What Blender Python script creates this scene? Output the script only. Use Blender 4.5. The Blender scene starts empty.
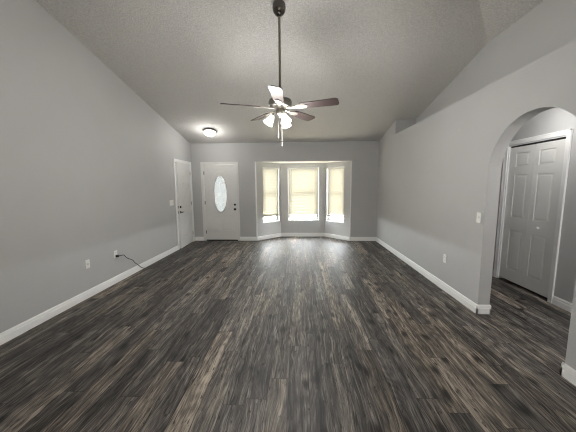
import bpy, bmesh, math, random
from mathutils import Vector, Matrix
random.seed(7)
R = math.radians
scn = bpy.context.scene
COL = scn.collection

# ------------------------------------------------------------------ camera
cam_d = bpy.data.cameras.new('camera'); cam = bpy.data.objects.new('camera', cam_d); COL.objects.link(cam)
cam_d.sensor_width = 36.0; cam_d.lens = 260.13 / 576 * 36.0; cam_d.clip_start = 0.02
H = 1.492
YAW, PIT, ROL = R(2.4294), R(-6.738), R(-0.4246)
cam.matrix_world = (Matrix.Translation((0, 0, H)) @ Matrix.Rotation(YAW, 4, 'Z') @
                    Matrix.Rotation(R(90) + PIT, 4, 'X') @ Matrix.Rotation(ROL, 4, 'Z'))
scn.camera = cam
# ------------------------------------------------------------------ world (overcast bright daylight)
W = bpy.data.worlds.new('world'); scn.world = W; W.use_nodes = True
bg = W.node_tree.nodes['Background']; bg.inputs[0].default_value = (0.98, 0.99, 1.0, 1); bg.inputs[1].default_value = 140.0
scn.view_settings.view_transform = 'Standard'; scn.view_settings.look = 'None'
scn.view_settings.exposure = 0.36; scn.view_settings.gamma = 1.0; scn.view_settings.use_curve_mapping = False
scn.cycles.filter_width = 1.1; scn.cycles.max_bounces = 10; scn.cycles.diffuse_bounces = 6; scn.cycles.sample_clamp_indirect = 8
# rectangular area light, used for the sky portals
def area(name, loc, rot, sx, sy, power, col=(1, 1, 1)):
    l = bpy.data.lights.new(name, 'AREA'); l.shape = 'RECTANGLE'; l.size = sx; l.size_y = sy; l.energy = power; l.color = col
    o = bpy.data.objects.new(name, l); o.location = loc; o.rotation_euler = rot; COL.objects.link(o); return o
# sky portals at the bay windows and the added back opening (they only guide the sampling of the sky light)
for loc, rot, sx, sy in (((-0.3, -2.78, 1.02), (R(90), 0, 0), 2.6, 2.04), ((0.117, 7.66, 1.24), (R(-90), 0, 0), .90, 1.55),
                         ((-0.86, 7.36, 1.23), (R(-90), 0, R(45)), .60, 1.55), ((1.08, 7.36, 1.23), (R(-90), 0, R(-45)), .60, 1.55)):
    area('window_portal', loc, rot, sx, sy, 1).data.cycles.is_portal = True

# ------------------------------------------------------------------ node helpers
def newmat(name):
    m = bpy.data.materials.new(name); m.use_nodes = True
    nt = m.node_tree; b = nt.nodes['Principled BSDF']; return m, nt, b
def simple(name, col, rough=0.5, metal=0.0, spec=0.5, noise=0.0, nscale=20, bump=0.0, bscale=60, coat=0.0):
    m, nt, b = newmat(name)
    b.inputs['Roughness'].default_value = rough; b.inputs['Metallic'].default_value = metal
    b.inputs['Specular IOR Level'].default_value = spec; b.inputs['Coat Weight'].default_value = coat
    tc = nt.nodes.new('ShaderNodeTexCoord')
    n = nt.nodes.new('ShaderNodeTexNoise'); n.inputs['Scale'].default_value = nscale; n.inputs['Detail'].default_value = 3
    nt.links.new(tc.outputs['Object'], n.inputs['Vector'])
    r = nt.nodes.new('ShaderNodeValToRGB')
    r.color_ramp.elements[0].color = tuple(c * (1 - noise) for c in col) + (1,)
    r.color_ramp.elements[1].color = tuple(min(1, c * (1 + noise)) for c in col) + (1,)
    r.color_ramp.elements[0].position = .3; r.color_ramp.elements[1].position = .7
    nt.links.new(n.outputs['Fac'], r.inputs[0]); nt.links.new(r.outputs[0], b.inputs['Base Color'])
    if bump > 0:
        n2 = nt.nodes.new('ShaderNodeTexNoise'); n2.inputs['Scale'].default_value = bscale; n2.inputs['Detail'].default_value = 4
        nt.links.new(tc.outputs['Object'], n2.inputs['Vector'])
        bp = nt.nodes.new('ShaderNodeBump'); bp.inputs['Strength'].default_value = bump; bp.inputs['Distance'].default_value = 0.01
        nt.links.new(n2.outputs['Fac'], bp.inputs['Height']); nt.links.new(bp.outputs[0], b.inputs['Normal'])
    return m
def emissive(name, col, strength, base=(0.9, 0.9, 0.88)):
    m, nt, b = newmat(name)
    b.inputs['Base Color'].default_value = base + (1,); b.inputs['Roughness'].default_value = .35
    b.inputs['Emission Color'].default_value = col + (1,); b.inputs['Emission Strength'].default_value = strength
    return m

M = {}
M['wall'] = simple('wall_paint', (0.475, 0.475, 0.475), 0.6, spec=.35, noise=.015, nscale=2.5, bump=.12, bscale=90)
M['trim'] = simple('white_trim_paint', (0.85, 0.85, 0.845), 0.35, noise=.01)
M['door'] = simple('door_paint', (0.70, 0.70, 0.69), 0.34, noise=.01, bump=.03, bscale=40)
M['frontdoor'] = simple('front_door_paint', (0.70, 0.70, 0.685), 0.42, noise=.01)
M['closetdoor'] = simple('closet_door_paint', (0.76, 0.76, 0.74), 0.40, noise=.01, bump=.03, bscale=40)
M['plate'] = simple('white_plastic', (0.82, 0.82, 0.80), 0.3)
M['darkplastic'] = simple('dark_slot', (0.03, 0.03, 0.03), 0.5)
M['black'] = simple('black_rubber', (0.012, 0.012, 0.013), 0.45)
M['blackmetal'] = simple('black_metal', (0.025, 0.024, 0.024), 0.35, metal=.6)
M['hinge'] = simple('dark_hinge_metal', (0.18, 0.17, 0.16), 0.4, metal=.8)
M['nickel'] = simple('brushed_nickel', (0.30, 0.285, 0.26), 0.30, metal=1.0, noise=.05, nscale=60)
M['darknickel'] = simple('dark_nickel', (0.14, 0.13, 0.12), 0.22, metal=1.0, noise=.05, nscale=60)
M['rod'] = simple('bronze_rod', (0.30, 0.27, 0.22), 0.45, metal=.7)
M['brass'] = simple('pale_metal_bracket', (0.36, 0.34, 0.30), 0.4, metal=.9)
M['chain'] = simple('grey_bead_chain', (0.22, 0.21, 0.20), .5)
M['vinyl'] = simple('white_vinyl', (0.85, 0.85, 0.85), 0.3)
M['lawn'] = simple('tan_ground', (0.42, 0.36, 0.26), 0.9, noise=.3, nscale=1.5)
M['shade'] = emissive('frosted_lamp_glass', (1.0, 0.95, 0.85), 3.2)
M['bowl'] = emissive('frosted_bowl_glass', (1.0, 0.96, 0.88), 3.6)
M['bulb'] = emissive('lamp_bulb', (1.0, 0.9, 0.75), 8.0)

def ceiling_mat():
    m, nt, b = newmat('popcorn_ceiling')
    tc = nt.nodes.new('ShaderNodeTexCoord')
    n = nt.nodes.new('ShaderNodeTexNoise'); n.inputs['Scale'].default_value = 75; n.inputs['Detail'].default_value = 5; n.inputs['Roughness'].default_value = .65
    nt.links.new(tc.outputs['Object'], n.inputs['Vector'])
    r = nt.nodes.new('ShaderNodeValToRGB'); r.color_ramp.elements[0].position = .38; r.color_ramp.elements[1].position = .62
    r.color_ramp.elements[0].color = (.48, .47, .455, 1); r.color_ramp.elements[1].color = (.71, .70, .68, 1)
    nt.links.new(n.outputs['Fac'], r.inputs[0]); nt.links.new(r.outputs[0], b.inputs['Base Color'])
    bp = nt.nodes.new('ShaderNodeBump'); bp.inputs['Strength'].default_value = .7; bp.inputs['Distance'].default_value = .02
    nt.links.new(n.outputs['Fac'], bp.inputs['Height']); nt.links.new(bp.outputs[0], b.inputs['Normal'])
    b.inputs['Roughness'].default_value = .95; b.inputs['Specular IOR Level'].default_value = .1
    return m
M['ceiling'] = ceiling_mat()

def floor_mat():
    m, nt, b = newmat('weathered_oak_planks'); N = nt.nodes; L = nt.links
    def v(x):
        return x
    def math_(op, a, c=None, clamp=False):
        n = N.new('ShaderNodeMath'); n.operation = op; n.use_clamp = clamp
        for i, q in enumerate((a, c)):
            if q is None: continue
            if isinstance(q, (int, float)): n.inputs[i].default_value = q
            else: L.new(q, n.inputs[i])
        return n.outputs[0]
    def comb(x, y, z=0.0):
        n = N.new('ShaderNodeCombineXYZ')
        for i, q in enumerate((x, y, z)):
            if isinstance(q, (int, float)): n.inputs[i].default_value = q
            else: L.new(q, n.inputs[i])
        return n.outputs[0]
    def noise(vec, scale=1, detail=3, rough=.55, dist=0):
        n = N.new('ShaderNodeTexNoise'); n.inputs['Scale'].default_value = scale; n.inputs['Detail'].default_value = detail
        n.inputs['Roughness'].default_value = rough; n.inputs['Distortion'].default_value = dist
        L.new(vec, n.inputs['Vector']); return n.outputs['Fac']
    def white(vec):
        n = N.new('ShaderNodeTexWhiteNoise'); n.noise_dimensions = '3D'; L.new(vec, n.inputs['Vector']); return n.outputs['Value'], n.outputs['Color']
    def ramp(f, stops):
        n = N.new('ShaderNodeValToRGB'); cr = n.color_ramp
        while len(cr.elements) < len(stops): cr.elements.new(.5)
        for e, (p, c) in zip(cr.elements, stops): e.position = p; e.color = (c if len(c) == 4 else tuple(c) + (1,))
        L.new(f, n.inputs[0]); return n.outputs[0]
    def mix(mode, f, a, c):
        n = N.new('ShaderNodeMix'); n.data_type = 'RGBA'; n.blend_type = mode
        for s, q in ((n.inputs[0], f), (n.inputs[6], a), (n.inputs[7], c)):
            if isinstance(q, (int, float)): s.default_value = q
            elif isinstance(q, tuple): s.default_value = q + (1,)
            else: L.new(q, s)
        return n.outputs[2]
    tc = N.new('ShaderNodeTexCoord'); sp = N.new('ShaderNodeSeparateXYZ'); L.new(tc.outputs['Object'], sp.inputs[0])
    x, y = sp.outputs[0], sp.outputs[1]
    PW, PL = 0.150, 1.22
    xr = math_('DIVIDE', math_('ADD', x, 20.03), PW); row = math_('FLOOR', xr); fx = math_('FRACT', xr)
    r1, _ = white(comb(row, 3.7, 1.1))
    yr = math_('ADD', math_('DIVIDE', math_('ADD', y, 30.0), PL), math_('MULTIPLY', r1, 7.0)); colm = math_('FLOOR', yr); fy = math_('FRACT', yr)
    tone, tcol = white(comb(row, colm, 2.2))
    tone2, _ = white(comb(row, colm, 9.4))
    offx = math_('MULTIPLY', tone, 37.0); offy = math_('MULTIPLY', tone2, 53.0)
    X = math_('ADD', x, offx); Y = math_('ADD', y, offy)
    warp = noise(comb(math_('MULTIPLY', X, 5.0), math_('MULTIPLY', Y, 1.6)), 1, 2)
    warp = math_('SUBTRACT', warp, .5)
    Xw = math_('ADD', X, math_('MULTIPLY', warp, .10))
    big = noise(comb(math_('MULTIPLY', Xw, 17.0), math_('MULTIPLY', Y, .55)), 1, 4, .6)
    mid = noise(comb(math_('MULTIPLY', Xw, 52.0), math_('MULTIPLY', Y, 1.5)), 1, 4, .65)
    fine = noise(comb(math_('MULTIPLY', Xw, 150.0), math_('MULTIPLY', Y, 7.0)), 1, 3, .7)
    lowc = noise(comb(math_('MULTIPLY', X, 4.2), math_('MULTIPLY', Y, .75), 4.0), 1, 1, .4)
    rings = math_('SINE', math_('MULTIPLY', lowc, 120.0))
    rings = math_('MULTIPLY', rings, .5)
    # saw marks across some planks
    blot = noise(comb(math_('MULTIPLY', X, 5.0), math_('MULTIPLY', Y, 3.2), 8.0), 1, 3, .6)
    f = math_('ADD', math_('MULTIPLY', big, .56), math_('MULTIPLY', mid, .44))
    f = math_('ADD', f, math_('MULTIPLY', rings, .055))
    f = math_('ADD', f, math_('MULTIPLY', math_('SUBTRACT', fine, .5), .55))
    f = math_('ADD', f, math_('MULTIPLY', math_('SUBTRACT', blot, .5), .22))
    f = math_('ADD', f, math_('MULTIPLY', math_('SUBTRACT', tone, .5), .11))
    base = ramp(f, [(.32, (.012, .011, .0102)), (.42, (.042, .038, .035)), (.50, (.088, .079, .071)), (.57, (.150, .135, .120)), (.67, (.32, .29, .255))])
    # dark cracks
    crk = noise(comb(math_('MULTIPLY', Xw, 30.0), math_('MULTIPLY', Y, 1.5), 6.0), 1, 5, .7)
    crm = ramp(crk, [(.33, (0, 0, 0)), (.40, (1, 1, 1))])
    base = mix('MULTIPLY', .75, base, crm)
    # thin open grain lines, dark and pale
    def lines(sx, sy, z, wd):
        nn = noise(comb(math_('MULTIPLY', Xw, sx), math_('MULTIPLY', Y, sy), z), 1, 2.5, .55)
        return math_('ABSOLUTE', math_('SUBTRACT', nn, .5)), wd
    ln, wd = lines(17.0, .7, 12.0, .012)
    msk = ramp(noise(comb(math_('MULTIPLY', X, 9.0), math_('MULTIPLY', Y, 1.4), 21.0), 1, 2), [(.48, (0, 0, 0)), (.58, (1, 1, 1))])
    dl = ramp(ln, [(.004, (.12, .12, .12)), (.022, (1, 1, 1))])
    base = mix('MULTIPLY', msk, base, dl)
    ln2, _ = lines(24.0, .8, 33.0, .01)
    msk2 = ramp(noise(comb(math_('MULTIPLY', X, 7.0), math_('MULTIPLY', Y, 1.1), 41.0), 1, 2), [(.50, (0, 0, 0)), (.60, (1, 1, 1))])
    pl = ramp(ln2, [(.004, (.15, .135, .115)), (.026, (0, 0, 0))])
    base = mix('ADD', msk2, base, pl)
    # knots
    vn = N.new('ShaderNodeTexVoronoi'); vn.inputs['Scale'].default_value = 1.0; vn.voronoi_dimensions = '2D'
    L.new(comb(math_('MULTIPLY', Xw, 5.0), math_('MULTIPLY', Y, 2.6)), vn.inputs['Vector'])
    sv = N.new('ShaderNodeSeparateColor'); L.new(vn.outputs['Color'], sv.inputs[0])
    kd = math_('ADD', vn.outputs['Distance'], math_('MULTIPLY', math_('SUBTRACT', mid, .5), .45))
    kd = math_('ADD', kd, math_('MULTIPLY', math_('GREATER_THAN', sv.outputs[0], .5), .5))
    kn = ramp(kd, [(.04, (.04, .04, .04)), (.10, (.22, .21, .20)), (.14, (.55, .54, .52)), (.24, (1, 1, 1))])
    base = mix('MULTIPLY', .95, base, kn)
    spk = noise(comb(math_('MULTIPLY', Xw, 55.0), math_('MULTIPLY', Y, 11.0), 15.0), 1, 3, .6)
    base = mix('MULTIPLY', .9, base, ramp(spk, [(.34, (.10, .10, .10)), (.39, (1, 1, 1))]))
    tint = ramp(tone2, [(0, (.72, .73, .76)), (.5, (.98, .97, .96)), (1, (1.28, 1.20, 1.10))])
    base = mix('MULTIPLY', 1.0, base, tint)
    ex = math_('MINIMUM', fx, math_('SUBTRACT', 1.0, fx)); ey = math_('MULTIPLY', math_('MINIMUM', fy, math_('SUBTRACT', 1.0, fy)), PL / PW)
    e = math_('MINIMUM', ex, ey)
    seam = ramp(e, [(.006, (.22, .22, .22)), (.022, (1, 1, 1))])
    base = mix('MULTIPLY', .9, base, seam)
    L.new(base, b.inputs['Base Color'])
    rg = math_('ADD', .50, math_('MULTIPLY', fine, .12)); L.new(rg, b.inputs['Roughness'])
    b.inputs['Specular IOR Level'].default_value = .42
    bp = N.new('ShaderNodeBump'); bp.inputs['Strength'].default_value = .22; bp.inputs['Distance'].default_value = .004
    hh = math_('ADD', f, math_('MULTIPLY', math_('MINIMUM', math_('MULTIPLY', e, 30), 1.0), .4))
    L.new(hh, bp.inputs['Height']); L.new(bp.outputs[0], b.inputs['Normal'])
    return m
M['floor'] = floor_mat()

def blind_mat(name, col, trans):
    m = bpy.data.materials.new(name); m.use_nodes = True; nt = m.node_tree
    for n in list(nt.nodes): nt.nodes.remove(n)
    out = nt.nodes.new('ShaderNodeOutputMaterial')
    d = nt.nodes.new('ShaderNodeBsdfDiffuse'); t = nt.nodes.new('ShaderNodeBsdfTranslucent'); mx = nt.nodes.new('ShaderNodeMixShader')
    d.inputs[0].default_value = (.8, .79, .74, 1); t.inputs[0].default_value = col + (1,); mx.inputs[0].default_value = trans
    nt.links.new(d.outputs[0], mx.inputs[1]); nt.links.new(t.outputs[0], mx.inputs[2]); nt.links.new(mx.outputs[0], out.inputs[0])
    return m
M['blind'] = blind_mat('cream_blind_slats', (.0154, .0130, .0082), .5)
M['rail'] = simple('blind_rail', (0.36, 0.36, 0.34), .5)

def glass_mat(name, col, rough=0.0, mixt=0.9):
    m = bpy.data.materials.new(name); m.use_nodes = True; nt = m.node_tree
    for n in list(nt.nodes): nt.nodes.remove(n)
    out = nt.nodes.new('ShaderNodeOutputMaterial'); t = nt.nodes.new('ShaderNodeBsdfTransparent'); g = nt.nodes.new('ShaderNodeBsdfGlossy')
    t.inputs[0].default_value = col + (1,); g.inputs['Roughness'].default_value = .05; mx = nt.nodes.new('ShaderNodeMixShader')
    mx.inputs[0].default_value = 1 - mixt
    nt.links.new(t.outputs[0], mx.inputs[1]); nt.links.new(g.outputs[0], mx.inputs[2]); nt.links.new(mx.outputs[0], out.inputs[0])
    return m
M['glass'] = glass_mat('window_glass', (.93, .95, .95), mixt=.94)
def frosted():
    m = bpy.data.materials.new('textured_door_glass'); m.use_nodes = True; nt = m.node_tree
    for n in list(nt.nodes): nt.nodes.remove(n)
    out = nt.nodes.new('ShaderNodeOutputMaterial'); t = nt.nodes.new('ShaderNodeBsdfTranslucent'); g = nt.nodes.new('ShaderNodeBsdfGlossy')
    tc = nt.nodes.new('ShaderNodeTexCoord'); n = nt.nodes.new('ShaderNodeTexNoise'); n.inputs['Scale'].default_value = 22
    r = nt.nodes.new('ShaderNodeValToRGB'); r.color_ramp.elements[0].color = (.072, .0755, .076, 1); r.color_ramp.elements[1].color = (.10, .104, .1045, 1)
    nt.links.new(tc.outputs['Object'], n.inputs['Vector']); nt.links.new(n.outputs['Fac'], r.inputs[0]); nt.links.new(r.outputs[0], t.inputs[0])
    g.inputs['Roughness'].default_value = .15; mx = nt.nodes.new('ShaderNodeMixShader'); mx.inputs[0].default_value = .06
    nt.links.new(t.outputs[0], mx.inputs[1]); nt.links.new(g.outputs[0], mx.inputs[2]); nt.links.new(mx.outputs[0], out.inputs[0])
    return m
M['frost'] = frosted()
def blade_mat():
    m, nt, b = newmat('walnut_blade')
    tc = nt.nodes.new('ShaderNodeTexCoord'); mp = nt.nodes.new('ShaderNodeMapping'); mp.inputs['Scale'].default_value = (3, 40, 3)
    n = nt.nodes.new('ShaderNodeTexNoise'); n.inputs['Scale'].default_value = 2; n.inputs['Detail'].default_value = 4
    r = nt.nodes.new('ShaderNodeValToRGB'); r.color_ramp.elements[0].color = (.012, .008, .008, 1); r.color_ramp.elements[1].color = (.045, .030, .028, 1)
    nt.links.new(tc.outputs['Object'], mp.inputs[0]); nt.links.new(mp.outputs[0], n.inputs['Vector']); nt.links.new(n.outputs['Fac'], r.inputs[0]); nt.links.new(r.outputs[0], b.inputs['Base Color'])
    b.inputs['Roughness'].default_value = .42; b.inputs['Specular IOR Level'].default_value = .3
    return m
M['blade'] = blade_mat()

# ------------------------------------------------------------------ mesh helpers
def obj(name, bm, mat, parent=None, smooth=False, recalc=True):
    if recalc: bmesh.ops.recalc_face_normals(bm, faces=bm.faces)
    me = bpy.data.meshes.new(name); bm.to_mesh(me); bm.free()
    if mat: me.materials.append(mat)
    if smooth:
        for p in me.polygons: p.use_smooth = True
        try: me.set_sharp_from_angle(angle=R(35))
        except Exception: pass
    o = bpy.data.objects.new(name, me); COL.objects.link(o)
    if parent: o.parent = parent
    return o
def thing(name, label, cat, loc=(0, 0, 0), rotz=0, group=None):
    o = bpy.data.objects.new(name, None); COL.objects.link(o); o.location = loc; o.rotation_euler = (0, 0, rotz)
    o.empty_display_size = .1
    o['label'] = label; o['category'] = cat
    if group: o['group'] = group
    return o
def tag(o, label, cat, group=None):
    o['label'] = label; o['category'] = cat
    if group: o['group'] = group
    return o
def struct(o, label, cat):
    o['kind'] = 'structure'; o['label'] = label; o['category'] = cat; return o
def box(bm, a, b, bev=0.0, mat4=None):
    a = Vector(a); b = Vector(b)
    vs = [bm.verts.new((x, y, z)) for x in (a.x, b.x) for y in (a.y, b.y) for z in (a.z, b.z)]
    F = [(0, 1, 3, 2), (4, 6, 7, 5), (0, 4, 5, 1), (2, 3, 7, 6), (0, 2, 6, 4), (1, 5, 7, 3)]
    fs = [bm.faces.new([vs[i] for i in f]) for f in F]
    if bev > 0:
        es = list({e for f in fs for e in f.edges})
        r = bmesh.ops.bevel(bm, geom=es, offset=bev, segments=2, affect='EDGES', profile=.6)
        vs = list({v for f in r['faces'] for v in f.verts} | {v for v in vs if v.is_valid})
    if mat4 is not None: bmesh.ops.transform(bm, matrix=mat4, verts=[v for v in vs if v.is_valid])
    return vs
def prism(bm, pts, fn0, fn1):
    """pts 2D convex polygon; fn0/fn1 map to the two caps"""
    a = [bm.verts.new(fn0(*p)) for p in pts]; b = [bm.verts.new(fn1(*p)) for p in pts]
    bm.faces.new(a); bm.faces.new(b[::-1])
    n = len(pts)
    for i in range(n):
        j = (i + 1) % n; bm.faces.new((a[i], b[i], b[j], a[j]))
    return a + b
def lathe(bm, prof, seg=32, mat4=None, closed=False):
    rings = []
    for r, z in prof:
        if r < 1e-5: rings.append([bm.verts.new((0, 0, z))])
        else: rings.append([bm.verts.new((r * math.cos(2 * math.pi * k / seg), r * math.sin(2 * math.pi * k / seg), z)) for k in range(seg)])
    pairs = list(zip(rings[:-1], rings[1:]))
    if closed: pairs.append((rings[-1], rings[0]))
    for A, B in pairs:
        for k in range(seg):
            j = (k + 1) % seg
            if len(A) == 1 and len(B) == 1: continue
            if len(A) == 1: bm.faces.new((A[0], B[k], B[j]))
            elif len(B) == 1: bm.faces.new((A[k], B[0], A[j]))
            else: bm.faces.new((A[k], B[k], B[j], A[j]))
    vs = [v for r in rings for v in r]
    if mat4 is not None: bmesh.ops.transform(bm, matrix=mat4, verts=vs)
    return vs
def tube(bm, pts, rad, seg=10):
    pts = [Vector(p) for p in pts]; rings = []
    up = Vector((0, 0, 1))
    for i, p in enumerate(pts):
        t = (pts[min(i + 1, len(pts) - 1)] - pts[max(i - 1, 0)]).normalized()
        u = t.cross(up)
        if u.length < 1e-3: u = t.cross(Vector((1, 0, 0)))
        u.normalize(); w = t.cross(u)
        r = rad[i] if isinstance(rad, (list, tuple)) else rad
        rings.append([bm.verts.new(p + r * (math.cos(2 * math.pi * k / seg) * u + math.sin(2 * math.pi * k / seg) * w)) for k in range(seg)])
    for A, B in zip(rings[:-1], rings[1:]):
        for k in range(seg):
            j = (k + 1) % seg; bm.faces.new((A[k], A[j], B[j], B[k]))
    bm.faces.new(rings[0][::-1]); bm.faces.new(rings[-1])
def catmull(P, n=8):
    P = [Vector(p) for p in P]; P = [P[0]] + P + [P[-1]]; out = []
    for i in range(1, len(P) - 2):
        a, b, c, d = P[i - 1:i + 3]
        for k in range(n):
            t = k / n
            out.append(.5 * ((2 * b) + (c - a) * t + (2 * a - 5 * b + 4 * c - d) * t * t + (3 * b - a - 3 * c + d) * t ** 3))
    out.append(P[-2]); return out

# ------------------------------------------------------------------ dimensions
XL, XR = -2.853, 2.056          # wall faces
XRB = 2.190                     # back of the right wall
XB = 2.477                      # back of plant shelf recess
XH = 3.160                      # hall wall face
D = 6.914                       # far wall face
YB = -2.6                       # back wall
SA, SB = 0.2293, 0.262
ZC = 2.604 - SA * (D - 6.9)
def zA(y): return ZC + SA * (D - y)
YK = 3.755; ZK = zA(YK)         # crease meets recess wall
def zB(x): return ZK + SB * (XB - x)
YCL = D - (zB(XL) - ZC) / SA    # crease meets the left wall
ZL = 2.552; YREC = 5.803
BX0, BX1, BD, BZ = -1.128, 1.352, 0.605, 2.111
BCX0, BCX1 = BX0 + BD, BX1 - BD
YA0, YA1 = 1.955, 2.948         # arch
AR = (YA1 - YA0) / 2; AC = (YA0 + YA1) / 2; ASP = 2.135 - AR

# ------------------------------------------------------------------ structure
bm = bmesh.new()
box(bm, (XL - .4, YB - .1, -.12), (XH + 1.0, D + .02, 0))
prism(bm, [(BX0 - .02, D + .0195), (BX1 + .02, D + .0195), (BCX1 + .02, D + BD + .05), (BCX0 - .02, D + BD + .05)], lambda x, y: (x, y, -.12), lambda x, y: (x, y, 0))
struct(obj('floor', bm, M['floor']), 'dark grey brown weathered wood plank floor running toward the bay', 'floor')

bm = bmesh.new()
t = .12
def ceil_poly(pts):
    prism(bm, pts, lambda x, y, z: (x, y, z), lambda x, y, z: (x, y, z + t))
ceil_poly([(XL - .1, D + .1, ZC - SA * .1), (XB + .1, D + .1, ZC - SA * .1), (XB + .1, YK, ZK), (XB, YK, ZK), (XL - .1, YCL - .1 * SB / SA, zB(XL - .1))])
ceil_poly([(XB, YK, ZK), (XB + .1, YK, ZK), (XB + .1, YB - .1, ZK), (XB, YB - .1, ZK)])
ceil_poly([(XB, YK, ZK), (XB, YB - .1, ZK), (XL - .1, YB - .1, zB(XL - .1)), (XL - .1, YCL - .1 * SB / SA, zB(XL - .1))])
struct(obj('ceiling', bm, M['ceiling']), 'vaulted textured grey ceiling rising from the far wall', 'ceiling')

# left wall with door opening
DL0, DL1, DLZ = 5.945, 6.795, 2.062
bm = bmesh.new()
def zl(y): return min(zA(y), zB(XL)) + .03
def lw(pts): prism(bm, pts, lambda y, z: (XL, y, z), lambda y, z: (XL - .12, y, z))
lw([(YB - .1, 0), (DL0, 0), (DL0, DLZ), (DL0, zl(DL0)), (YCL, zl(YCL)), (YB - .1, zl(YB))])
lw([(DL0, DLZ), (DL1, DLZ), (DL1, zl(DL1)), (DL0, zl(DL0))])
lw([(DL1, 0), (D + .12, 0), (D + .12, ZC + .03), (DL1, zl(DL1))])
box(bm, (XL - 1.3, DL0 - .3, 0), (XL - 1.2, DL1 + .3, 2.3)); box(bm, (XL - 1.2, DL0 - .3, 0), (XL - .12, DL0 - .2, 2.3)); box(bm, (XL - 1.2, DL1 + .2, 0), (XL - .12, DL1 + .3, 2.3)); box(bm, (XL - 1.3, DL0 - .3, 2.3), (XL - .12, DL1 + .3, 2.4)); box(bm, (XL - 1.3, DL0 - .3, -.1), (XL - .4, DL1 + .3, 0))  # closed box behind the ajar door, added to stop sky light leaking in
struct(obj('wall_left', bm, M['wall']), 'tall light grey painted wall on the left', 'wall')

# far wall with front door opening and bay opening
FD0, FD1, FDZ = -2.553, -1.647, 2.062
bm = bmesh.new()
for (x0, x1, z0, z1) in [(XL, FD0, 0, ZC + .02), (FD0, FD1, FDZ, ZC + .02), (FD1, BX0, 0, ZC + .02), (BX0, BX1, BZ, ZC + .02), (BX1, XR + .1, 0, ZC + .02)]:
    box(bm, (x0, D, z0), (x1, D + .12, z1))
struct(obj('wall_far', bm, M['wall']), 'grey far wall holding the front door and bay', 'wall')

# right wall: arch opening, ledge top, and full height pier at the far end
bm = bmesh.new()
def rw(pts, x0=XR, x1=XRB): prism(bm, pts, lambda y, z: (x0, y, z), lambda y, z: (x1, y, z))
ZT = ZL
rw([(YB - .1, 0), (YA0, 0), (YA0, ASP), (YA0, ZT), (YB - .1, ZT)])
rw([(YA1, 0), (YREC, 0), (YREC, ZT), (YA1, ZT), (YA1, ASP)])
n = 40
for i in range(n):
    a0 = math.pi * i / n; a1 = math.pi * (i + 1) / n
    p0 = (AC - AR * math.cos(a0), ASP + AR * math.sin(a0)); p1 = (AC - AR * math.cos(a1), ASP + AR * math.sin(a1))
    rw([p0, p1, (p1[0], ZT), (p0[0], ZT)])
prism(bm, [(YREC, 0), (D, 0), (D, ZC + .03), (YREC, zA(YREC) + .03)], lambda y, z: (XR, y, z), lambda y, z: (XB + .1, y, z))
bmesh.ops.remove_doubles(bm, verts=bm.verts, dist=1e-5)
struct(obj('wall_right', bm, M['wall']), 'light grey right wall with arched opening and ledge top', 'wall')
# shelf slab (also hall ceiling) and the recess wall above it
bm = bmesh.new(); box(bm, (XRB, YB - .1, ZL - .12), (XH + .12, YREC - .001, ZL - .0005))
struct(obj('ceiling_hall', bm, M['wall']), 'flat plant shelf top above the right wall', 'ceiling')
bm = bmesh.new()
prism(bm, [(YB - .1, ZL), (YREC, ZL), (YREC, zA(YREC) + .03), (YK, ZK + .03), (YB - .1, ZK + .03)], lambda y, z: (XB, y, z), lambda y, z: (XB + .1, y, z))
struct(obj('wall_recess', bm, M['wall']), 'grey wall set back above the plant shelf ledge', 'wall')
# hall walls
CD0, CD1, CDZ = 3.285, 4.145, 2.058
bm = bmesh.new()
box(bm, (XH, .3, 0), (XH + .12, CD0, ZL - .12)); box(bm, (XH, CD0, CDZ), (XH + .12, CD1, ZL - .12)); box(bm, (XH, CD1, 0), (XH + .12, 5.2, ZL - .12))
box(bm, (XH + .6, CD0 - .1, 0), (XH + .7, CD1 + .1, CDZ + .1)); box(bm, (XH + .12, CD0 - .1, 0), (XH + .6, CD0 - .04, CDZ + .1)); box(bm, (XH + .12, CD1 + .04, 0), (XH + .6, CD1 + .1, CDZ + .1)); box(bm, (XH + .12, CD0 - .1, CDZ + .1), (XH + .7, CD1 + .1, CDZ + .14))
struct(obj('wall_hall', bm, M['wall']), 'grey hall wall around the closet door', 'wall')
bm = bmesh.new(); box(bm, (XRB, 5.2, 0), (XH + .12, 5.3, ZL - .12)); box(bm, (XRB, .2, 0), (XH + .12, .3, ZL - .12))
struct(obj('wall_hall_end', bm, M['wall']), 'grey end wall of the hall', 'wall')
# back wall with an added opening for fill light (behind the camera)
bm = bmesh.new()
def bw(pts): prism(bm, pts, lambda x, z: (x, YB, z), lambda x, z: (x, YB - .12, z))
PX0, PX1, PZ = -1.6, 1.0, 2.05
bw([(XL - .1, 0), (PX0, 0), (PX0, PZ), (PX0, zB(PX0) + .03), (XL - .1, zB(XL) + .05)])
bw([(PX0, PZ), (PX1, PZ), (PX1, zB(PX1) + .03), (PX0, zB(PX0) + .03)])
bw([(PX1, 0), (XB + .1, 0), (XB + .1, ZK + .03), (PX1, zB(PX1) + .03), (PX1, PZ)])
struct(obj('wall_back', bm, M['wall']), 'plain grey back wall', 'wall')

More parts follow.
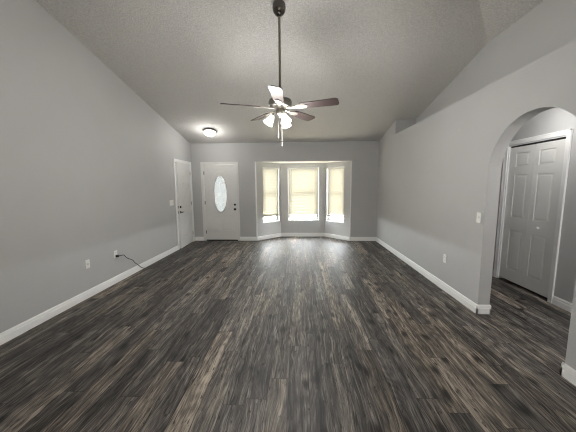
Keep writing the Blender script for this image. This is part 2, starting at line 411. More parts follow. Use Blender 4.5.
# bay: three wall sections with window holes, ceiling
S2 = math.sqrt(.5); SL = BD * math.sqrt(2)
def frame_mat(o, ang):          # local x along wall, local y outwards, z up
    return Matrix.Translation(o) @ Matrix.Rotation(ang, 4, 'Z')
mL = frame_mat((BX0, D, 0), R(45)); mC = frame_mat((BCX0, D + BD, 0), 0); mR = frame_mat((BCX1, D + BD, 0), R(-45))
LC = BCX1 - BCX0
WS = [(mL, SL, .215, .800, .468, 1.985), (mC, LC, .205, .205 + .885, .474, 2.0), (mR, SL, SL - .800, SL - .205, .468, 1.985)]
for k, (mt, ln, w0, w1, z0, z1) in enumerate(WS):
    bm = bmesh.new(); top = BZ + .1; T = .13
    e0 = -.0 ; e1 = ln
    for (a, b_, c, d) in [(e0, w0, 0, top), (w1, e1, 0, top), (w0, w1, 0, z0), (w0, w1, z1, top)]:
        box(bm, (a, 0, c), (b_, T, d))
    bmesh.ops.transform(bm, matrix=mt, verts=bm.verts)
    nm = ['left', 'centre', 'right'][k]
    struct(obj('wall_bay_' + nm, bm, M['wall']), nm + ' grey wall section of the bay alcove', 'wall')
bm = bmesh.new()
prism(bm, [(BX0 - .15, D + .12), (BX1 + .15, D + .12), (BCX1 + .06, D + BD + .14), (BCX0 - .06, D + BD + .14)], lambda x, y: (x, y, BZ + .1), lambda x, y: (x, y, BZ + .16))
prism(bm, [(BX0, D + .004), (BX1, D + .004), (BCX1, D + BD), (BCX0, D + BD)], lambda x, y: (x, y, BZ - .001), lambda x, y: (x, y, BZ + .12))
struct(obj('ceiling_bay', bm, M['trim']), 'cream white ceiling of the bay alcove', 'ceiling')

# outside ground
bm = bmesh.new(); box(bm, (-30, -30, -.5), (30, 40, -.3)); struct(obj('ground', bm, M['lawn']), 'tan ground outside the windows', 'ground')

# ------------------------------------------------------------------ baseboards
BH, BT = .108, .014
PROF = [(0, 0), (BT, 0), (BT, BH * .62), (BT * .75, BH * .70), (BT * .75, BH * .86), (BT * .35, BH), (0, BH)]
def baseboard(bm, p0, p1, nrm):
    p0 = Vector(p0 + (0,)); p1 = Vector(p1 + (0,)); nv = Vector(nrm + (0,)).normalized()
    prism(bm, PROF, lambda d, z: p0 + nv * d + Vector((0, 0, z)), lambda d, z: p1 + nv * d + Vector((0, 0, z)))
CW = .052                     # casing width
bm = bmesh.new(); baseboard(bm, (XL, YB), (XL, DL0 - CW), (1, 0)); baseboard(bm, (XL, DL1 + CW), (XL, D), (1, 0)); struct(obj('baseboard_left', bm, M['trim']), 'white baseboard along the left wall', 'baseboard')
bm = bmesh.new(); baseboard(bm, (XL, D), (FD0 - CW, D), (0, -1)); baseboard(bm, (FD1 + CW, D), (BX0 - .028, D), (0, -1)); baseboard(bm, (BX1 + .028, D), (XR, D), (0, -1)); struct(obj('baseboard_far', bm, M['trim']), 'white baseboard along the far wall', 'baseboard')
bm = bmesh.new()
baseboard(bm, (XR, YA1 - BT), (XR, D), (-1, 0)); baseboard(bm, (XR - BT, YA1), (XRB + BT, YA1), (0, -1)); baseboard(bm, (XRB, YA1 - BT), (XRB, 5.2), (1, 0))
struct(obj('baseboard_right', bm, M['trim']), 'white baseboard on the right wall beyond the arch', 'baseboard')
bm = bmesh.new()
baseboard(bm, (XR, YB), (XR, YA0 + BT), (-1, 0)); baseboard(bm, (XR - BT, YA0), (XRB + BT, YA0), (0, 1)); baseboard(bm, (XRB, .3), (XRB, YA0 + BT), (1, 0))
struct(obj('baseboard_near', bm, M['trim']), 'white baseboard wrapping the near pier of the arch', 'baseboard')
bm = bmesh.new()
baseboard(bm, (BX0, D), (BCX0, D + BD), (1, -1)); baseboard(bm, (BCX0, D + BD), (BCX1, D + BD), (0, -1)); baseboard(bm, (BCX1, D + BD), (BX1, D), (-1, -1))
struct(obj('baseboard_bay', bm, M['trim']), 'white baseboard around the bay alcove', 'baseboard')
bm = bmesh.new()
baseboard(bm, (XH, .3), (XH, CD0 - CW), (-1, 0)); baseboard(bm, (XH, CD1 + CW), (XH, 5.2), (-1, 0)); baseboard(bm, (XRB, 5.2), (XH, 5.2), (0, -1))
struct(obj('baseboard_hall', bm, M['trim']), 'white baseboard in the hall beside the closet door', 'baseboard')

# bay opening trims
for k, (x0, x1, nm) in enumerate([(BX0 - .028, BX0 + .006, 'left'), (BX1 - .006, BX1 + .022, 'right')]):
    bm = bmesh.new(); box(bm, (x0, D - .012, 0), (x1, D - .0002, BZ - .0), .003)
    struct(obj('trim_%d' % (k + 1), bm, M['trim']), 'thin white vertical trim on the %s edge of the bay opening' % nm, 'trim')

# ------------------------------------------------------------------ windows
def make_window(name, label, mt, w, z0, z1):
    root = bpy.data.objects.new(name, None); COL.objects.link(root); root.matrix_world = mt
    root['kind'] = 'structure'; root['label'] = label; root['category'] = 'window'
    h = z1 - z0; y0 = .075; f = .035
    bm = bmesh.new()
    for a, b in [((0, y0, 0), (f, y0 + .055, h)), ((w - f, y0, 0), (w, y0 + .055, h)), ((f, y0, 0), (w - f, y0 + .055, f)), ((f, y0, h - f), (w - f, y0 + .055, h))]: box(bm, a, b, .003)
    obj('window_frame', bm, M['vinyl'], root)
    zm = h * .52
    for nm, zz0, zz1, yy in [('lower_sash', f, zm + .03, y0 + .006), ('upper_sash', zm - .01, h - f, y0 + .03)]:
        bm = bmesh.new(); s = .03
        for a, b in [((f, yy, zz0), (f + s, yy + .022, zz1)), ((w - f - s, yy, zz0), (w - f, yy + .022, zz1)), ((f + s, yy, zz0), (w - f - s, yy + .022, zz0 + s)), ((f + s, yy, zz1 - s), (w - f - s, yy + .022, zz1))]: box(bm, a, b, .002)
        so = obj(nm, bm, M['vinyl'], root)
        bm = bmesh.new(); box(bm, (f + s, yy + .009, zz0 + s), (w - f - s, yy + .013, zz1 - s)); obj('pane', bm, M['glass'], so)
    bm = bmesh.new(); box(bm, (0, .0, -.004), (w, y0, .010), .003); obj('window_sill', bm, M['trim'], root)
    return root
def make_blind(label, mt, w, h, drop):
    """local origin: lower left of the window opening; drop = height of bottom rail above the sill"""
    root = thing('window_blind', label, 'blind', group=None); root.matrix_world = mt
    g = .012; y = .035
    bm = bmesh.new(); box(bm, (g, y - .02, h - .045), (w - g, y + .02, h - .002), .003); obj('headrail', bm, M['plate'], root)
    bm = bmesh.new(); pitch = .044; n = int((h - .05 - drop - .035) / pitch)
    for i in range(n):
        zc = h - .068 - i * pitch; a = R(66); hw = .0255
        dy, dz = hw * math.cos(a), hw * math.sin(a)
        P = [(y - dy, zc + dz), (y - .0015, zc + .0), (y + dy, zc - dz)]
        for (ya, za), (yb, zb) in zip(P[:-1], P[1:]):
            v = [bm.verts.new(q) for q in ((g + .003, ya, za), (w - g - .003, ya, za), (w - g - .003, yb, zb), (g + .003, yb, zb))]
            bm.faces.new(v)
    obj('slats', bm, M['blind'], root, recalc=False)
    bm = bmesh.new(); box(bm, (g, y - .013, drop), (w - g, y + .013, drop + .045), .003); obj('bottom_rail', bm, M['rail'], root)
    for fx in (.16, .84):
        bm = bmesh.new(); tube(bm, [(w * fx, y - .016, drop + .01), (w * fx, y - .016, h - .045)], .0011, 5)
        obj('ladder_cord', bm, M['plate'], root)
    bm = bmesh.new(); tube(bm, [(w * .09, y - .024, h * .52), (w * .09, y - .024, h - .035)], .0035, 8); obj('tilt_wand', bm, M['plate'], root)
    return root
blabs = ['closed cream blind on the left angled window of the bay', 'wide closed cream blind on the middle window of the bay', 'closed cream blind on the right angled window of the bay']
wlabs = ['left angled window of the bay, white framed', 'wide middle window of the bay, white framed', 'right angled window of the bay, white framed']
for k, (mt, ln, w0, w1, z0, z1) in enumerate(WS):
    m2 = mt @ Matrix.Translation((w0, 0, z0))
    make_window('window_%d' % (k + 1), wlabs[k], m2, w1 - w0, z0, z1)
    b = make_blind(blabs[k], m2, w1 - w0, z1 - z0, (.15, .105, .14)[k]); b['group'] = 'blinds in the bay windows'

# unseen fill light opening added behind the viewer, glazed and closed with a blind
mB = Matrix.Translation((PX1, YB, 0)) @ Matrix.Rotation(R(180), 4, 'Z')
make_window('window_4', 'wide glazed opening added in the back wall for fill light', mB, PX1 - PX0, 0, PZ)
make_blind('very wide closed blind over the added fill light opening in the back wall', mB, PX1 - PX0, PZ, .01)

# ------------------------------------------------------------------ doors
def frustum(bm, x0, x1, z0, z1, y, d, ch, raise_d):
    """raised panel on a face at y, growing toward -y"""
    a = [bm.verts.new(q) for q in ((x0, y, z0), (x1, y, z0), (x1, y, z1), (x0, y, z1))]
    b = [bm.verts.new(q) for q in ((x0 + ch, y - raise_d, z0 + ch), (x1 - ch, y - raise_d, z0 + ch), (x1 - ch, y - raise_d, z1 - ch), (x0 + ch, y - raise_d, z1 - ch))]
    bm.faces.new(b); bm.faces.new(a[::-1])
    for i in range(4): j = (i + 1) % 4; bm.faces.new((a[i], a[j], b[j], b[i]))
def panel_slab(bm, w, h, cols, rows, th=.035, rec=.009, x_off=0.0):
    """front face at y=0 (room side), thickness toward +y. cols/rows: panel spans"""
    box(bm, (x_off, rec, 0), (x_off + w, th, h))
    xs = [0] + [v for c in cols for v in c] + [w]; zs = [0] + [v for r in rows for v in r] + [h]
    for i in range(0, len(xs), 2): box(bm, (x_off + xs[i], 0, 0), (x_off + xs[i + 1], rec, h))
    for c in cols:
        for i in range(0, len(zs), 2): box(bm, (x_off + c[0], 0, zs[i]), (x_off + c[1], rec, zs[i + 1]))
        for r in rows:
            g = .010
            frustum(bm, x_off + c[0] + g, x_off + c[1] - g, r[0] + g, r[1] - g, rec, 0, .022, rec * .85)
def casing(bm, w, h, cw=CW, depth=.016, y=0.0):
    """opening 0..w, 0..h; casing on the face y toward -y"""
    for a, b in [((-cw, y - depth, 0), (0, y, h + cw)), ((w, y - depth, 0), (w + cw, y, h + cw)), ((0, y - depth, h), (w, y, h + cw))]:
        box(bm, a, b, .003)
    for a, b in [((-cw, y - depth - .006, 0), (-cw + .016, y - depth + .003, h + cw)), ((w + cw - .016, y - depth - .006, 0), (w + cw, y - depth + .003, h + cw)), ((-cw, y - depth - .006, h + cw - .016), (w + cw, y - depth + .003, h + cw))]:
        box(bm, a, b, .002)
def jamb(bm, w, h, depth=.12, t=.016):
    box(bm, (0, 0, 0), (t, depth, h)); box(bm, (w - t, 0, 0), (w, depth, h)); box(bm, (t, 0, h - t), (w - t, depth, h))
def door_root(name, label, mt):
    r = bpy.data.objects.new(name, None); COL.objects.link(r); r.matrix_world = mt
    r['kind'] = 'structure'; r['label'] = label; r['category'] = 'door'; return r
def hinge(root, x, z, y=-.004):
    bm = bmesh.new(); lathe(bm, [(0, -.045), (.006, -.045), (.006, .045), (0, .045)], 10, Matrix.Translation((x, y, z)))
    box(bm, (x - .004, y + .001, z - .045), (x + .016, y + .005, z + .045)); obj('hinge', bm, M['hinge'], root)

# --- front door with oval glass (local x right, y into wall, front face toward room at y = .01)
mt = Matrix.Translation((FD0, D, 0)); w = FD1 - FD0; h = FDZ
r = door_root('door_1', 'off white front door with an oval leaded glass', mt)
bm = bmesh.new(); casing(bm, w, h); obj('casing', bm, M['frontdoor'], r)
bm = bmesh.new(); jamb(bm, w, h); obj('door_jamb', bm, M['frontdoor'], r)
bm = bmesh.new(); box(bm, (.016, .0, 0), (w - .016, .12, .027), .004); obj('threshold', bm, M['blackmetal'], r)
sx0, sx1, sz0, sz1 = .02, w - .02, .026, h - .02
ocx, ocz, oa, ob = .447, 1.280, .180, .490
def oval_slab(bm, y0, y1, a, b, n=72):
    def rect(th):
        c, s = math.cos(th), math.sin(th)
        tx = ((sx1 - ocx) if c > 0 else (ocx - sx0)) / max(abs(c), 1e-6); tz = ((sz1 - ocz) if s > 0 else (ocz - sz0)) / max(abs(s), 1e-6)
        k = min(tx, tz); return ocx + c * k, ocz + s * k
    ths = [2 * math.pi * i / n for i in range(n)]
    for cx, cz in ((sx0, sz0), (sx1, sz0), (sx1, sz1), (sx0, sz1)): ths.append(math.atan2(cz - ocz, cx - ocx) % (2 * math.pi))
    ths = sorted(set(ths)); R4 = []
    for th in ths:
        rx, rz = rect(th); ex, ez = ocx + a * math.cos(th), ocz + b * math.sin(th)
        R4.append([bm.verts.new(q) for q in ((rx, y0, rz), (ex, y0, ez), (ex, y1, ez), (rx, y1, rz))])
    for i in range(len(R4)):
        A, B = R4[i], R4[(i + 1) % len(R4)]
        for k in range(4): bm.faces.new((A[k], A[(k + 1) % 4], B[(k + 1) % 4], B[k]))
bm = bmesh.new(); oval_slab(bm, .012, .056, oa, ob)
def mould_line(bm, pts, r_=.007, y=.012):
    tube(bm, [(p[0], y, p[1]) for p in pts], r_, 8)
def rrect(x0, x1, z0, z1, top=None):
    P = [(x0, z0), (x1, z0), (x1, z1)]
    if top: P += top
    P += [(x0, z1), (x0, z0)]; return P
for x0, x1 in ((.105, .415), (.49, .80)):
    frustum(bm, x0, x1, .25, .58, .012, 0, .014, .004); frustum(bm, x0 + .045, x1 - .045, .295, .535, .008, 0, .015, .004)
mould_line(bm, [(.105, .70), (.30, .70), (.34, .69)]); mould_line(bm, [(.80, .70), (.62, .70), (.58, .69)])
arc = [(ocx + (oa + .125) * math.cos(t_), ocz + (ob + .10) * math.sin(t_)) for t_ in [R(25 + 130 * i / 24) for i in range(25)]]
mould_line(bm, arc, .006)
arc = [(ocx + (oa + .125) * math.cos(t_), ocz + (ob + .05) * math.sin(t_)) for t_ in [R(205 + 130 * i / 24) for i in range(25)]]
mould_line(bm, arc, .006)
slab = obj('slab', bm, M['frontdoor'], r)
def ring(bm, a0, b0, a1, b1, y0, y1, n=72):
    R4 = []
    for i in range(n):
        th = 2 * math.pi * i / n; c, s = math.cos(th), math.sin(th)
        R4.append([bm.verts.new(q) for q in ((ocx + a1 * c, y1, ocz + b1 * s), (ocx + (a0 + a1) / 2 * c, y0, ocz + (b0 + b1) / 2 * s), (ocx + a0 * c, y1, ocz + b0 * s))])
    for i in range(n):
        A, B = R4[i], R4[(i + 1) % n]
        for k in range(3): bm.faces.new((A[k], A[(k + 1) % 3], B[(k + 1) % 3], B[k]))
bm = bmesh.new(); ring(bm, oa - .012, ob - .012, oa + .018, ob + .018, -.002, .0125); obj('oval_frame', bm, M['frontdoor'], r, smooth=True)
bm = bmesh.new(); n = 64
prism(bm, [(ocx + oa * math.cos(2 * math.pi * i / n), ocz + ob * math.sin(2 * math.pi * i / n)) for i in range(n)], lambda x, z: (x, .032, z), lambda x, z: (x, .036, z))
og = obj('oval_glass', bm, M['frost'], r); og['label'] = 'oval textured leaded glass, bright with daylight'
bm = bmesh.new()
def ell(a, b, t0=0, t1=360, n=40, cx=0, cz=0): return [(ocx + cx + a * math.cos(R(t0 + (t1 - t0) * i / n)), ocz + cz + b * math.sin(R(t0 + (t1 - t0) * i / n))) for i in range(n + 1)]
mould_line(bm, ell(.13, .40), .003, .030); mould_line(bm, ell(.05, .13), .003, .030)
mould_line(bm, ell(.03, .09, cz=.22), .0025, .030); mould_line(bm, ell(.03, .09, cz=-.22), .0025, .030)
for a in (0, 180): mould_line(bm, [(ocx + math.cos(R(a)) * .05, ocz), (ocx + math.cos(R(a)) * .175, ocz)], .0025, .030)
for s in (-1, 1):
    mould_line(bm, [(ocx, ocz + s * .31), (ocx, ocz + s * .48)], .0025, .030)
    for q in (-1, 1):
        mould_line(bm, catmull([(ocx + q * .03, ocz + s * .22, 0), (ocx + q * .09, ocz + s * .26, 0), (ocx + q * .10, ocz + s * .33, 0)], 5), .0025, .030) if False else mould_line(bm, [(ocx + q * .03, ocz + s * .22), (ocx + q * .09, ocz + s * .25), (ocx + q * .14, ocz + s * .27)], .0025, .030)
obj('leading', bm, M['nickel'], og)
mrot = Matrix.Rotation(R(90), 4, 'X')   # lathe axis z -> -y
for nm, z, prof in [('deadbolt', .985, [(0, .026), (.012, .026), (.026, .018), (.030, 0), (0, 0)]), ('door_knob', .860, [(0, .062), (.020, .060), (.028, .046), (.022, .032), (.011, .026), (.011, .008), (.032, .006), (.033, 0), (0, 0)])]:
    bm = bmesh.new(); lathe(bm, prof, 24, Matrix.Translation((sx1 - .055, .012, z)) @ mrot); obj(nm, bm, M['blackmetal'], r, smooth=True)
for z in (.24, 1.04, 1.83): hinge(r, .018, z, .004)

# --- left door, slightly ajar (local x = toward -Y ... use mapping: local x along +Y, local y toward -X)
# local frame: x -> +Y, y -> -X (into wall), z up
mt = Matrix(((0, -1, 0, XL), (1, 0, 0, DL0), (0, 0, 1, 0), (0, 0, 0, 1)))
r = door_root('door_2', 'white six panel door on the left wall, slightly ajar', mt)
w = DL1 - DL0; h = DLZ
bm = bmesh.new(); casing(bm, w, h); obj('casing', bm, M['trim'], r)
bm = bmesh.new(); jamb(bm, w, h); obj('door_jamb', bm, M['trim'], r)
SW, SH = .815, 2.03
bm = bmesh.new(); box(bm, (.016, .03, 0), (w - .016, .12, .026), .004); obj('threshold', bm, M['blackmetal'], r)  # strip added to block the light leak under this door
bm = bmesh.new()
c_ = [(.12, .365), (.45, .695)]; rw_ = [(.22, .80), (.93, 1.55), (1.66, 1.90)]
panel_slab(bm, SW, SH, c_, rw_, th=.044)
# hinge edge at local x = SW ; rotate about hinge so free edge swings to -y (room)
ms = Matrix.Translation((w - .018, -.002, .014)) @ Matrix.Rotation(R(3.6), 4, 'Z') @ Matrix.Translation((-SW, 0, 0))
bmesh.ops.transform(bm, matrix=ms, verts=bm.verts)
sl = obj('slab', bm, M['door'], r)
def on_slab(bm): bmesh.ops.transform(bm, matrix=ms, verts=bm.verts)
bm = bmesh.new(); lathe(bm, [(0, .022), (.014, .022), (.028, .016), (.031, 0), (0, 0)], 20, Matrix.Translation((.062, 0, .985)) @ mrot); on_slab(bm); obj('deadbolt', bm, M['blackmetal'], r, smooth=True)
bm = bmesh.new(); lathe(bm, [(0, .014), (.024, .012), (.031, 0), (0, 0)], 20, Matrix.Translation((.062, 0, .862)) @ mrot)
tube(bm, [(.062, -.005, .862), (.062, -.05, .862)], .010, 10); tube(bm, [(.055, -.05, .862), (.09, -.052, .862), (.165, -.045, .860)], [.011, .010, .007], 10)
on_slab(bm); obj('lever_handle', bm, M['blackmetal'], r, smooth=True)
for z in (.985, .862):
    bm = bmesh.new(); box(bm, (-.002, .010, z - .028), (.001, .034, z + .028), .0005); on_slab(bm); obj('latch_plate', bm, M['nickel'], r)
for z in (.25, 1.04, 1.82): hinge(r, w - .014, z, -.008)

gl = bpy.data.lights.new('door_gap_fill_light', 'POINT'); gl.energy = 80; gl.shadow_soft_size = .2  # added light without a fixture, brightens the gap beside the ajar door
go = bpy.data.objects.new('door_gap_fill_light', gl); COL.objects.link(go); go.location = (XL - .75, 6.0, 1.9)
# --- closet bifold door in the hall (x -> -Y so that local x runs right in view; face toward -X)
mt = Matrix(((0, 1, 0, XH), (-1, 0, 0, CD1), (0, 0, 1, 0), (0, 0, 0, 1)))
r = door_root('door_3', 'white bifold closet door in the hall behind the arch', mt)
w = CD1 - CD0; h = CDZ
bm = bmesh.new(); casing(bm, w, h, cw=.058); obj('casing', bm, M['trim'], r)
bm = bmesh.new(); jamb(bm, w, h); obj('door_jamb', bm, M['trim'], r)
bm = bmesh.new(); box(bm, (.016, .022, h - .040), (w - .016, .06, h - .018)); obj('top_track', bm, M['darkplastic'], r)
lw_ = (w - .032 - .006) / 2
rows = [(.175, .775), (.96, 1.585), (1.70, 1.895)]
for k in (0, 1):
    bm = bmesh.new(); x0 = .017 + k * (lw_ + .003)
    cc = [(.115, lw_ - .075)] if k == 0 else [(.070, lw_ - .115)]
    panel_slab(bm, lw_, h - .040 - .035, cc, rows, th=.034, rec=.011, x_off=x0)
    bmesh.ops.transform(bm, matrix=Matrix.Translation((0, .016, .035)), verts=bm.verts)
    lf = obj('door_leaf', bm, M['closetdoor'], r)
bm = bmesh.new(); lathe(bm, [(0, .030), (.012, .029), (.017, .020), (.012, .010), (.007, .004), (.009, 0), (0, 0)], 20, Matrix.Translation((.60, .016, .905)) @ mrot)
obj('knob', bm, M['plate'], r, smooth=True)

# ------------------------------------------------------------------ ceiling fan
FX, FY = -.213, 3.118
fan = thing('ceiling_fan', 'five blade ceiling fan with dark wood blades on a long rod, lamps lit', 'ceiling fan', (FX, FY, 0))
zc = zA(FY)
slope = math.atan(SA)
bm = bmesh.new()
lathe(bm, [(.030, -.115), (.050, -.105), (.068, -.075), (.074, -.035), (.070, -.004), (0, -.004)], 32)
lathe(bm, [(0, -.125), (.022, -.122), (.030, -.112), (0, -.112)], 20)
bmesh.ops.transform(bm, matrix=Matrix.Translation((0, 0, zc)) @ Matrix.Rotation(-slope, 4, 'X') , verts=bm.verts)
obj('canopy', bm, M['darknickel'], fan, smooth=True)
bm = bmesh.new(); tube(bm, [(0, .0, zc - .10), (0, 0, 2.50)], .0135, 16); obj('downrod', bm, M['rod'], fan, smooth=True)
bm = bmesh.new()
lathe(bm, [(0, 2.540), (.024, 2.540), (.028, 2.51), (.040, 2.480), (.095, 2.474), (.128, 2.462), (.136, 2.440), (.134, 2.410), (.115, 2.385), (.075, 2.374), (0, 2.374)], 40)
obj('motor_housing', bm, M['nickel'], fan, smooth=True)
BZh = 2.375; BL0, BL1 = .235, .672
bm = bmesh.new()
def outline():
    P = []
    for i in range(13):                      # rounded tip
        a = R(-90 + 180 * i / 12); P.append((BL1 - .05 + .05 * math.cos(a) ** .8 if math.cos(a) > 0 else BL1 - .05, .070 * (1 if a > 0 else -1) * abs(math.sin(a)) ** .45))
    P += [(BL0 + .02, .055), (BL0, .042), (BL0, -.042), (BL0 + .02, -.055)]
    return P
prism(bm, outline(), lambda x, y: (x, y, .004), lambda x, y: (x, y, -.003))
bmesh.ops.recalc_face_normals(bm, faces=bm.faces)
bme = bpy.data.meshes.new('blade'); bm.to_mesh(bme); bm.free(); bme.materials.append(M['blade'])
bm = bmesh.new()                                # bracket: arm and flared plate
box(bm, (.075, -.016, -.012), (.19, .016, -.002), .003)
prism(bm, [(.185, -.016), (.215, -.040), (.30, -.034), (.325, 0), (.30, .034), (.215, .040), (.185, .016)], lambda x, y: (x, y, -.004), lambda x, y: (x, y, -.011))
for sx, sy in ((.25, .02), (.25, -.02), (.30, 0)): lathe(bm, [(0, -.014), (.005, -.013), (.006, -.010), (0, -.010)], 8, Matrix.Translation((sx, sy, 0)))
bmesh.ops.recalc_face_normals(bm, faces=bm.faces)
kme = bpy.data.meshes.new('blade_bracket'); bm.to_mesh(kme); bm.free(); kme.materials.append(M['brass'])
FAN0 = -18
for k in range(5):
    a = R(FAN0 + 72 * k)
    for nm, me in (('blade', bme), ('blade_bracket', kme)):
        o = bpy.data.objects.new(nm, me); COL.objects.link(o); o.parent = fan
        o.matrix_local = Matrix.Translation((0, 0, BZh)) @ Matrix.Rotation(a, 4, 'Z') @ Matrix.Rotation(R(-13), 4, 'X')
# light kit
bm = bmesh.new(); lathe(bm, [(0, 2.376), (.046, 2.376), (.054, 2.35), (.054, 2.32), (.040, 2.295), (.020, 2.285), (.012, 2.27), (0, 2.265)], 28)
obj('light_kit', bm, M['nickel'], fan, smooth=True)
for k, az in enumerate((198, 300, 62)):
    a = R(az); dr = Vector((math.cos(a), math.sin(a), 0)); p0 = dr * .040 + Vector((0, 0, 2.325)); p1 = dr * .075 + Vector((0, 0, 2.312))
    axis = (dr * .62 + Vector((0, 0, -1))).normalized()
    bm = bmesh.new(); tube(bm, [p0, dr * .062 + Vector((0, 0, 2.328)), p1, p1 + axis * .018], .009, 10)
    q = axis.to_track_quat('Z', 'Y').to_matrix().to_4x4(); mp = Matrix.Translation(p1 + axis * .012) @ q
    lathe(bm, [(0, 0), (.021, 0), (.023, .022), (0, .022)], 18, mp)
    arm = obj('lamp_arm', bm, M['nickel'], fan, smooth=True)
    bm = bmesh.new()
    lathe(bm, [(.019, .020), (.027, .031), (.036, .060), (.046, .095), (.058, .124), (.055, .125), (.043, .095), (.033, .060), (.024, .034), (.017, .024)], 28, mp, closed=True)
    sh = obj('lamp_shade', bm, M['shade'], fan, smooth=True); sh['label'] = 'glowing frosted bell glass shade'
    bm = bmesh.new(); lathe(bm, [(0, .022), (.012, .024), (.014, .045), (.022, .065), (.024, .082), (.016, .098), (0, .104)], 18, mp)
    obj('bulb', bm, M['bulb'], arm, smooth=True)
    l = bpy.data.lights.new('fan_lamp_light', 'POINT'); l.energy = 28; l.color = (1, .975, .94); l.shadow_soft_size = .13
    lo = bpy.data.objects.new('fan_lamp_light', l); COL.objects.link(lo); lo.parent = fan; lo.location = p1 + axis * .30
for (cx, cy, ln) in ((.022, -.058, .36), (-.020, -.056, .27)):
    bm = bmesh.new(); tube(bm, [(cx, cy, 2.33), (cx, cy, 2.33 - ln)], .0015, 6)
    lathe(bm, [(0, .0), (.003, -.003), (.0045, -.02), (.003, -.030), (0, -.032)], 10, Matrix.Translation((cx, cy, 2.33 - ln)))
    obj('pull_chain', bm, M['chain'], fan)

# ------------------------------------------------------------------ entry flush mount lamp
LX, LY = -2.065, 6.17
lamp = thing('flush_ceiling_light', 'lit frosted glass bowl light on the ceiling near the front door', 'ceiling light', (LX, LY, zA(LY)))
lamp.rotation_euler = (-slope, 0, 0)
bm = bmesh.new(); lathe(bm, [(0, 0), (.150, 0), (.158, -.012), (.156, -.030), (.140, -.040), (.120, -.038), (0, -.03)], 40); obj('base', bm, M['darknickel'], lamp, smooth=True)
bm = bmesh.new(); lathe(bm, [(.138, -.036), (.136, -.055), (.120, -.085), (.085, -.112), (.040, -.126), (0, -.129)], 40); obj('glass_bowl', bm, M['bowl'], lamp, smooth=True)
bm = bmesh.new(); lathe(bm, [(0, -.127), (.010, -.128), (.012, -.136), (.006, -.146), (0, -.152)], 14); obj('finial', bm, M['darknickel'], lamp, smooth=True)
l = bpy.data.lights.new('entry_lamp_light', 'POINT'); l.energy = 10; l.color = (1, .97, .93); l.shadow_soft_size = .1
lo = bpy.data.objects.new('entry_lamp_light', l); COL.objects.link(lo); lo.parent = lamp; lo.location = (0, 0, -.22)
# hall lamp, out of sight behind the pier of the arch
hl = thing('flush_ceiling_light', 'round bowl light on the hall ceiling', 'ceiling light', (2.74, 3.3, ZL - .12))
bm = bmesh.new(); lathe(bm, [(0, 0), (.150, 0), (.158, -.012), (.156, -.030), (.140, -.040), (0, -.03)], 32); obj('base', bm, M['darknickel'], hl, smooth=True)
bm = bmesh.new(); lathe(bm, [(.138, -.036), (.120, -.085), (.085, -.112), (0, -.129)], 32); obj('glass_bowl', bm, M['bowl'], hl, smooth=True)
l = bpy.data.lights.new('hall_lamp_light', 'POINT'); l.energy = 6; l.color = (1, .98, .95); l.shadow_soft_size = .1
lo = bpy.data.objects.new('hall_lamp_light', l); COL.objects.link(lo); lo.parent = hl; lo.location = (0, 0, -.2)

hall_fill = thing('flush_ceiling_light', 'added second round bowl light on the hall ceiling, unseen fill', 'ceiling light', (2.74, 1.1, ZL - .12))  # unseen second lamp, added to brighten the arch jamb and closet door
for ch in list(hl.children):
    c = ch.copy(); COL.objects.link(c); c.parent = hall_fill
    if c.type == 'LIGHT': c.data = c.data.copy(); c.data.energy = 48
# ------------------------------------------------------------------ wall plates (local: x right in view, y into wall, z up)
def wall_mt(side, y, z):
    if side == 'L': return Matrix(((0, -1, 0, XL), (1, 0, 0, y), (0, 0, 1, z), (0, 0, 0, 1)))
    return Matrix(((0, 1, 0, XR), (-1, 0, 0, y), (0, 0, 1, z), (0, 0, 0, 1)))
def plate(root, w, h):
    bm = bmesh.new(); box(bm, (-w / 2, -.007, -h / 2), (w / 2, 0, h / 2), .0025); return obj('cover_plate', bm, M['plate'], root)
def make_switch(side, y, z, gangs, label):
    r = thing('light_switch', label, 'light switch'); r.matrix_world = wall_mt(side, y, z)
    w = .072 + .046 * (gangs - 1); plate(r, w, .118)
    for g in range(gangs):
        x = (g - (gangs - 1) / 2) * .046
        bm = bmesh.new(); box(bm, (x - .005, -.018, -.002), (x + .005, -.006, .012), .0015); box(bm, (x - .008, -.0085, -.016), (x + .008, -.006, .016), .001); obj('toggle', bm, M['plate'], r)
    for s in (-1, 1):
        bm = bmesh.new(); lathe(bm, [(0, .009), (.003, .0085), (.0035, .006), (0, .006)], 8, Matrix.Translation((0, 0, s * .045)) @ mrot)
        obj('screw', bm, M['plate'], r)
    return r
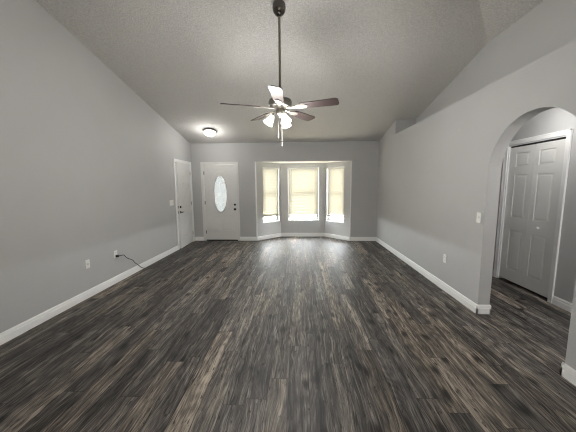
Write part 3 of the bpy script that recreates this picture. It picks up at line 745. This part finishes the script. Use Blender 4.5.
def make_outlet(side, y, z, label):
    r = thing('wall_outlet', label, 'outlet'); r.matrix_world = wall_mt(side, y, z); plate(r, .072, .118)
    for s in (-1, 1):
        bm = bmesh.new(); box(bm, (-.017, -.0095, s * .025 - .014), (.017, -.006, s * .025 + .014), .003); so = obj('socket', bm, M['plate'], r)
        bm = bmesh.new()
        for x in (-.0065, .0065): box(bm, (x - .0013, -.0100, s * .025 - .001), (x + .0013, -.009, s * .025 + .008))
        lathe(bm, [(0, .0101), (.0024, .0101), (.0024, .009), (0, .009)], 8, Matrix.Translation((0, 0, s * .025 - .007)) @ mrot)
        obj('slot', bm, M['darkplastic'], so)
    return r
make_switch('L', 5.705, 1.12, 3, 'white triple switch plate left of the ajar door')
make_switch('R', 3.035, 1.108, 1, 'white single switch plate beside the arch on the right wall')
make_outlet('R', 3.655, .450, 'white outlet low on the right wall')
make_outlet('L', 3.832, .445, 'white outlet on the left wall with the black plug in it')
r = thing('cable_plate', 'white blank cable plate low on the left wall, nearer than the outlet', 'wall plate'); r.matrix_world = wall_mt('L', 3.292, .458); plate(r, .072, .118)
bm = bmesh.new(); lathe(bm, [(0, .016), (.004, .016), (.005, .008), (.008, .007), (.008, .006), (0, .006)], 12, mrot); obj('coax_connector', bm, M['nickel'], r, smooth=True)

# ------------------------------------------------------------------ black cord plugged into the left outlet
cord = thing('power_cord', 'black power cord trailing from the left wall outlet to the floor', 'cord', (XL, 3.832, 0))
bm = bmesh.new()
box(bm, (.0105, -.017, .400), (.045, .017, .436), .005); box(bm, (.036, -.009, .410), (.056, .012, .428), .003)
obj('plug', bm, M['black'], cord)
bm = bmesh.new()
pts = [(.050, .005, .419), (.070, .06, .418), (.062, .11, .402), (.052, .16, .360), (.050, .215, .318), (.052, .27, .290), (.048, .33, .255), (.040, .39, .195), (.036, .46, .145), (.034, .53, .085), (.034, .60, .035), (.037, .67, .008), (.045, .76, .0060), (.05, .82, .0060)]
tube(bm, catmull(pts, 6), .0058, 8); obj('cable', bm, M['black'], cord, smooth=True)
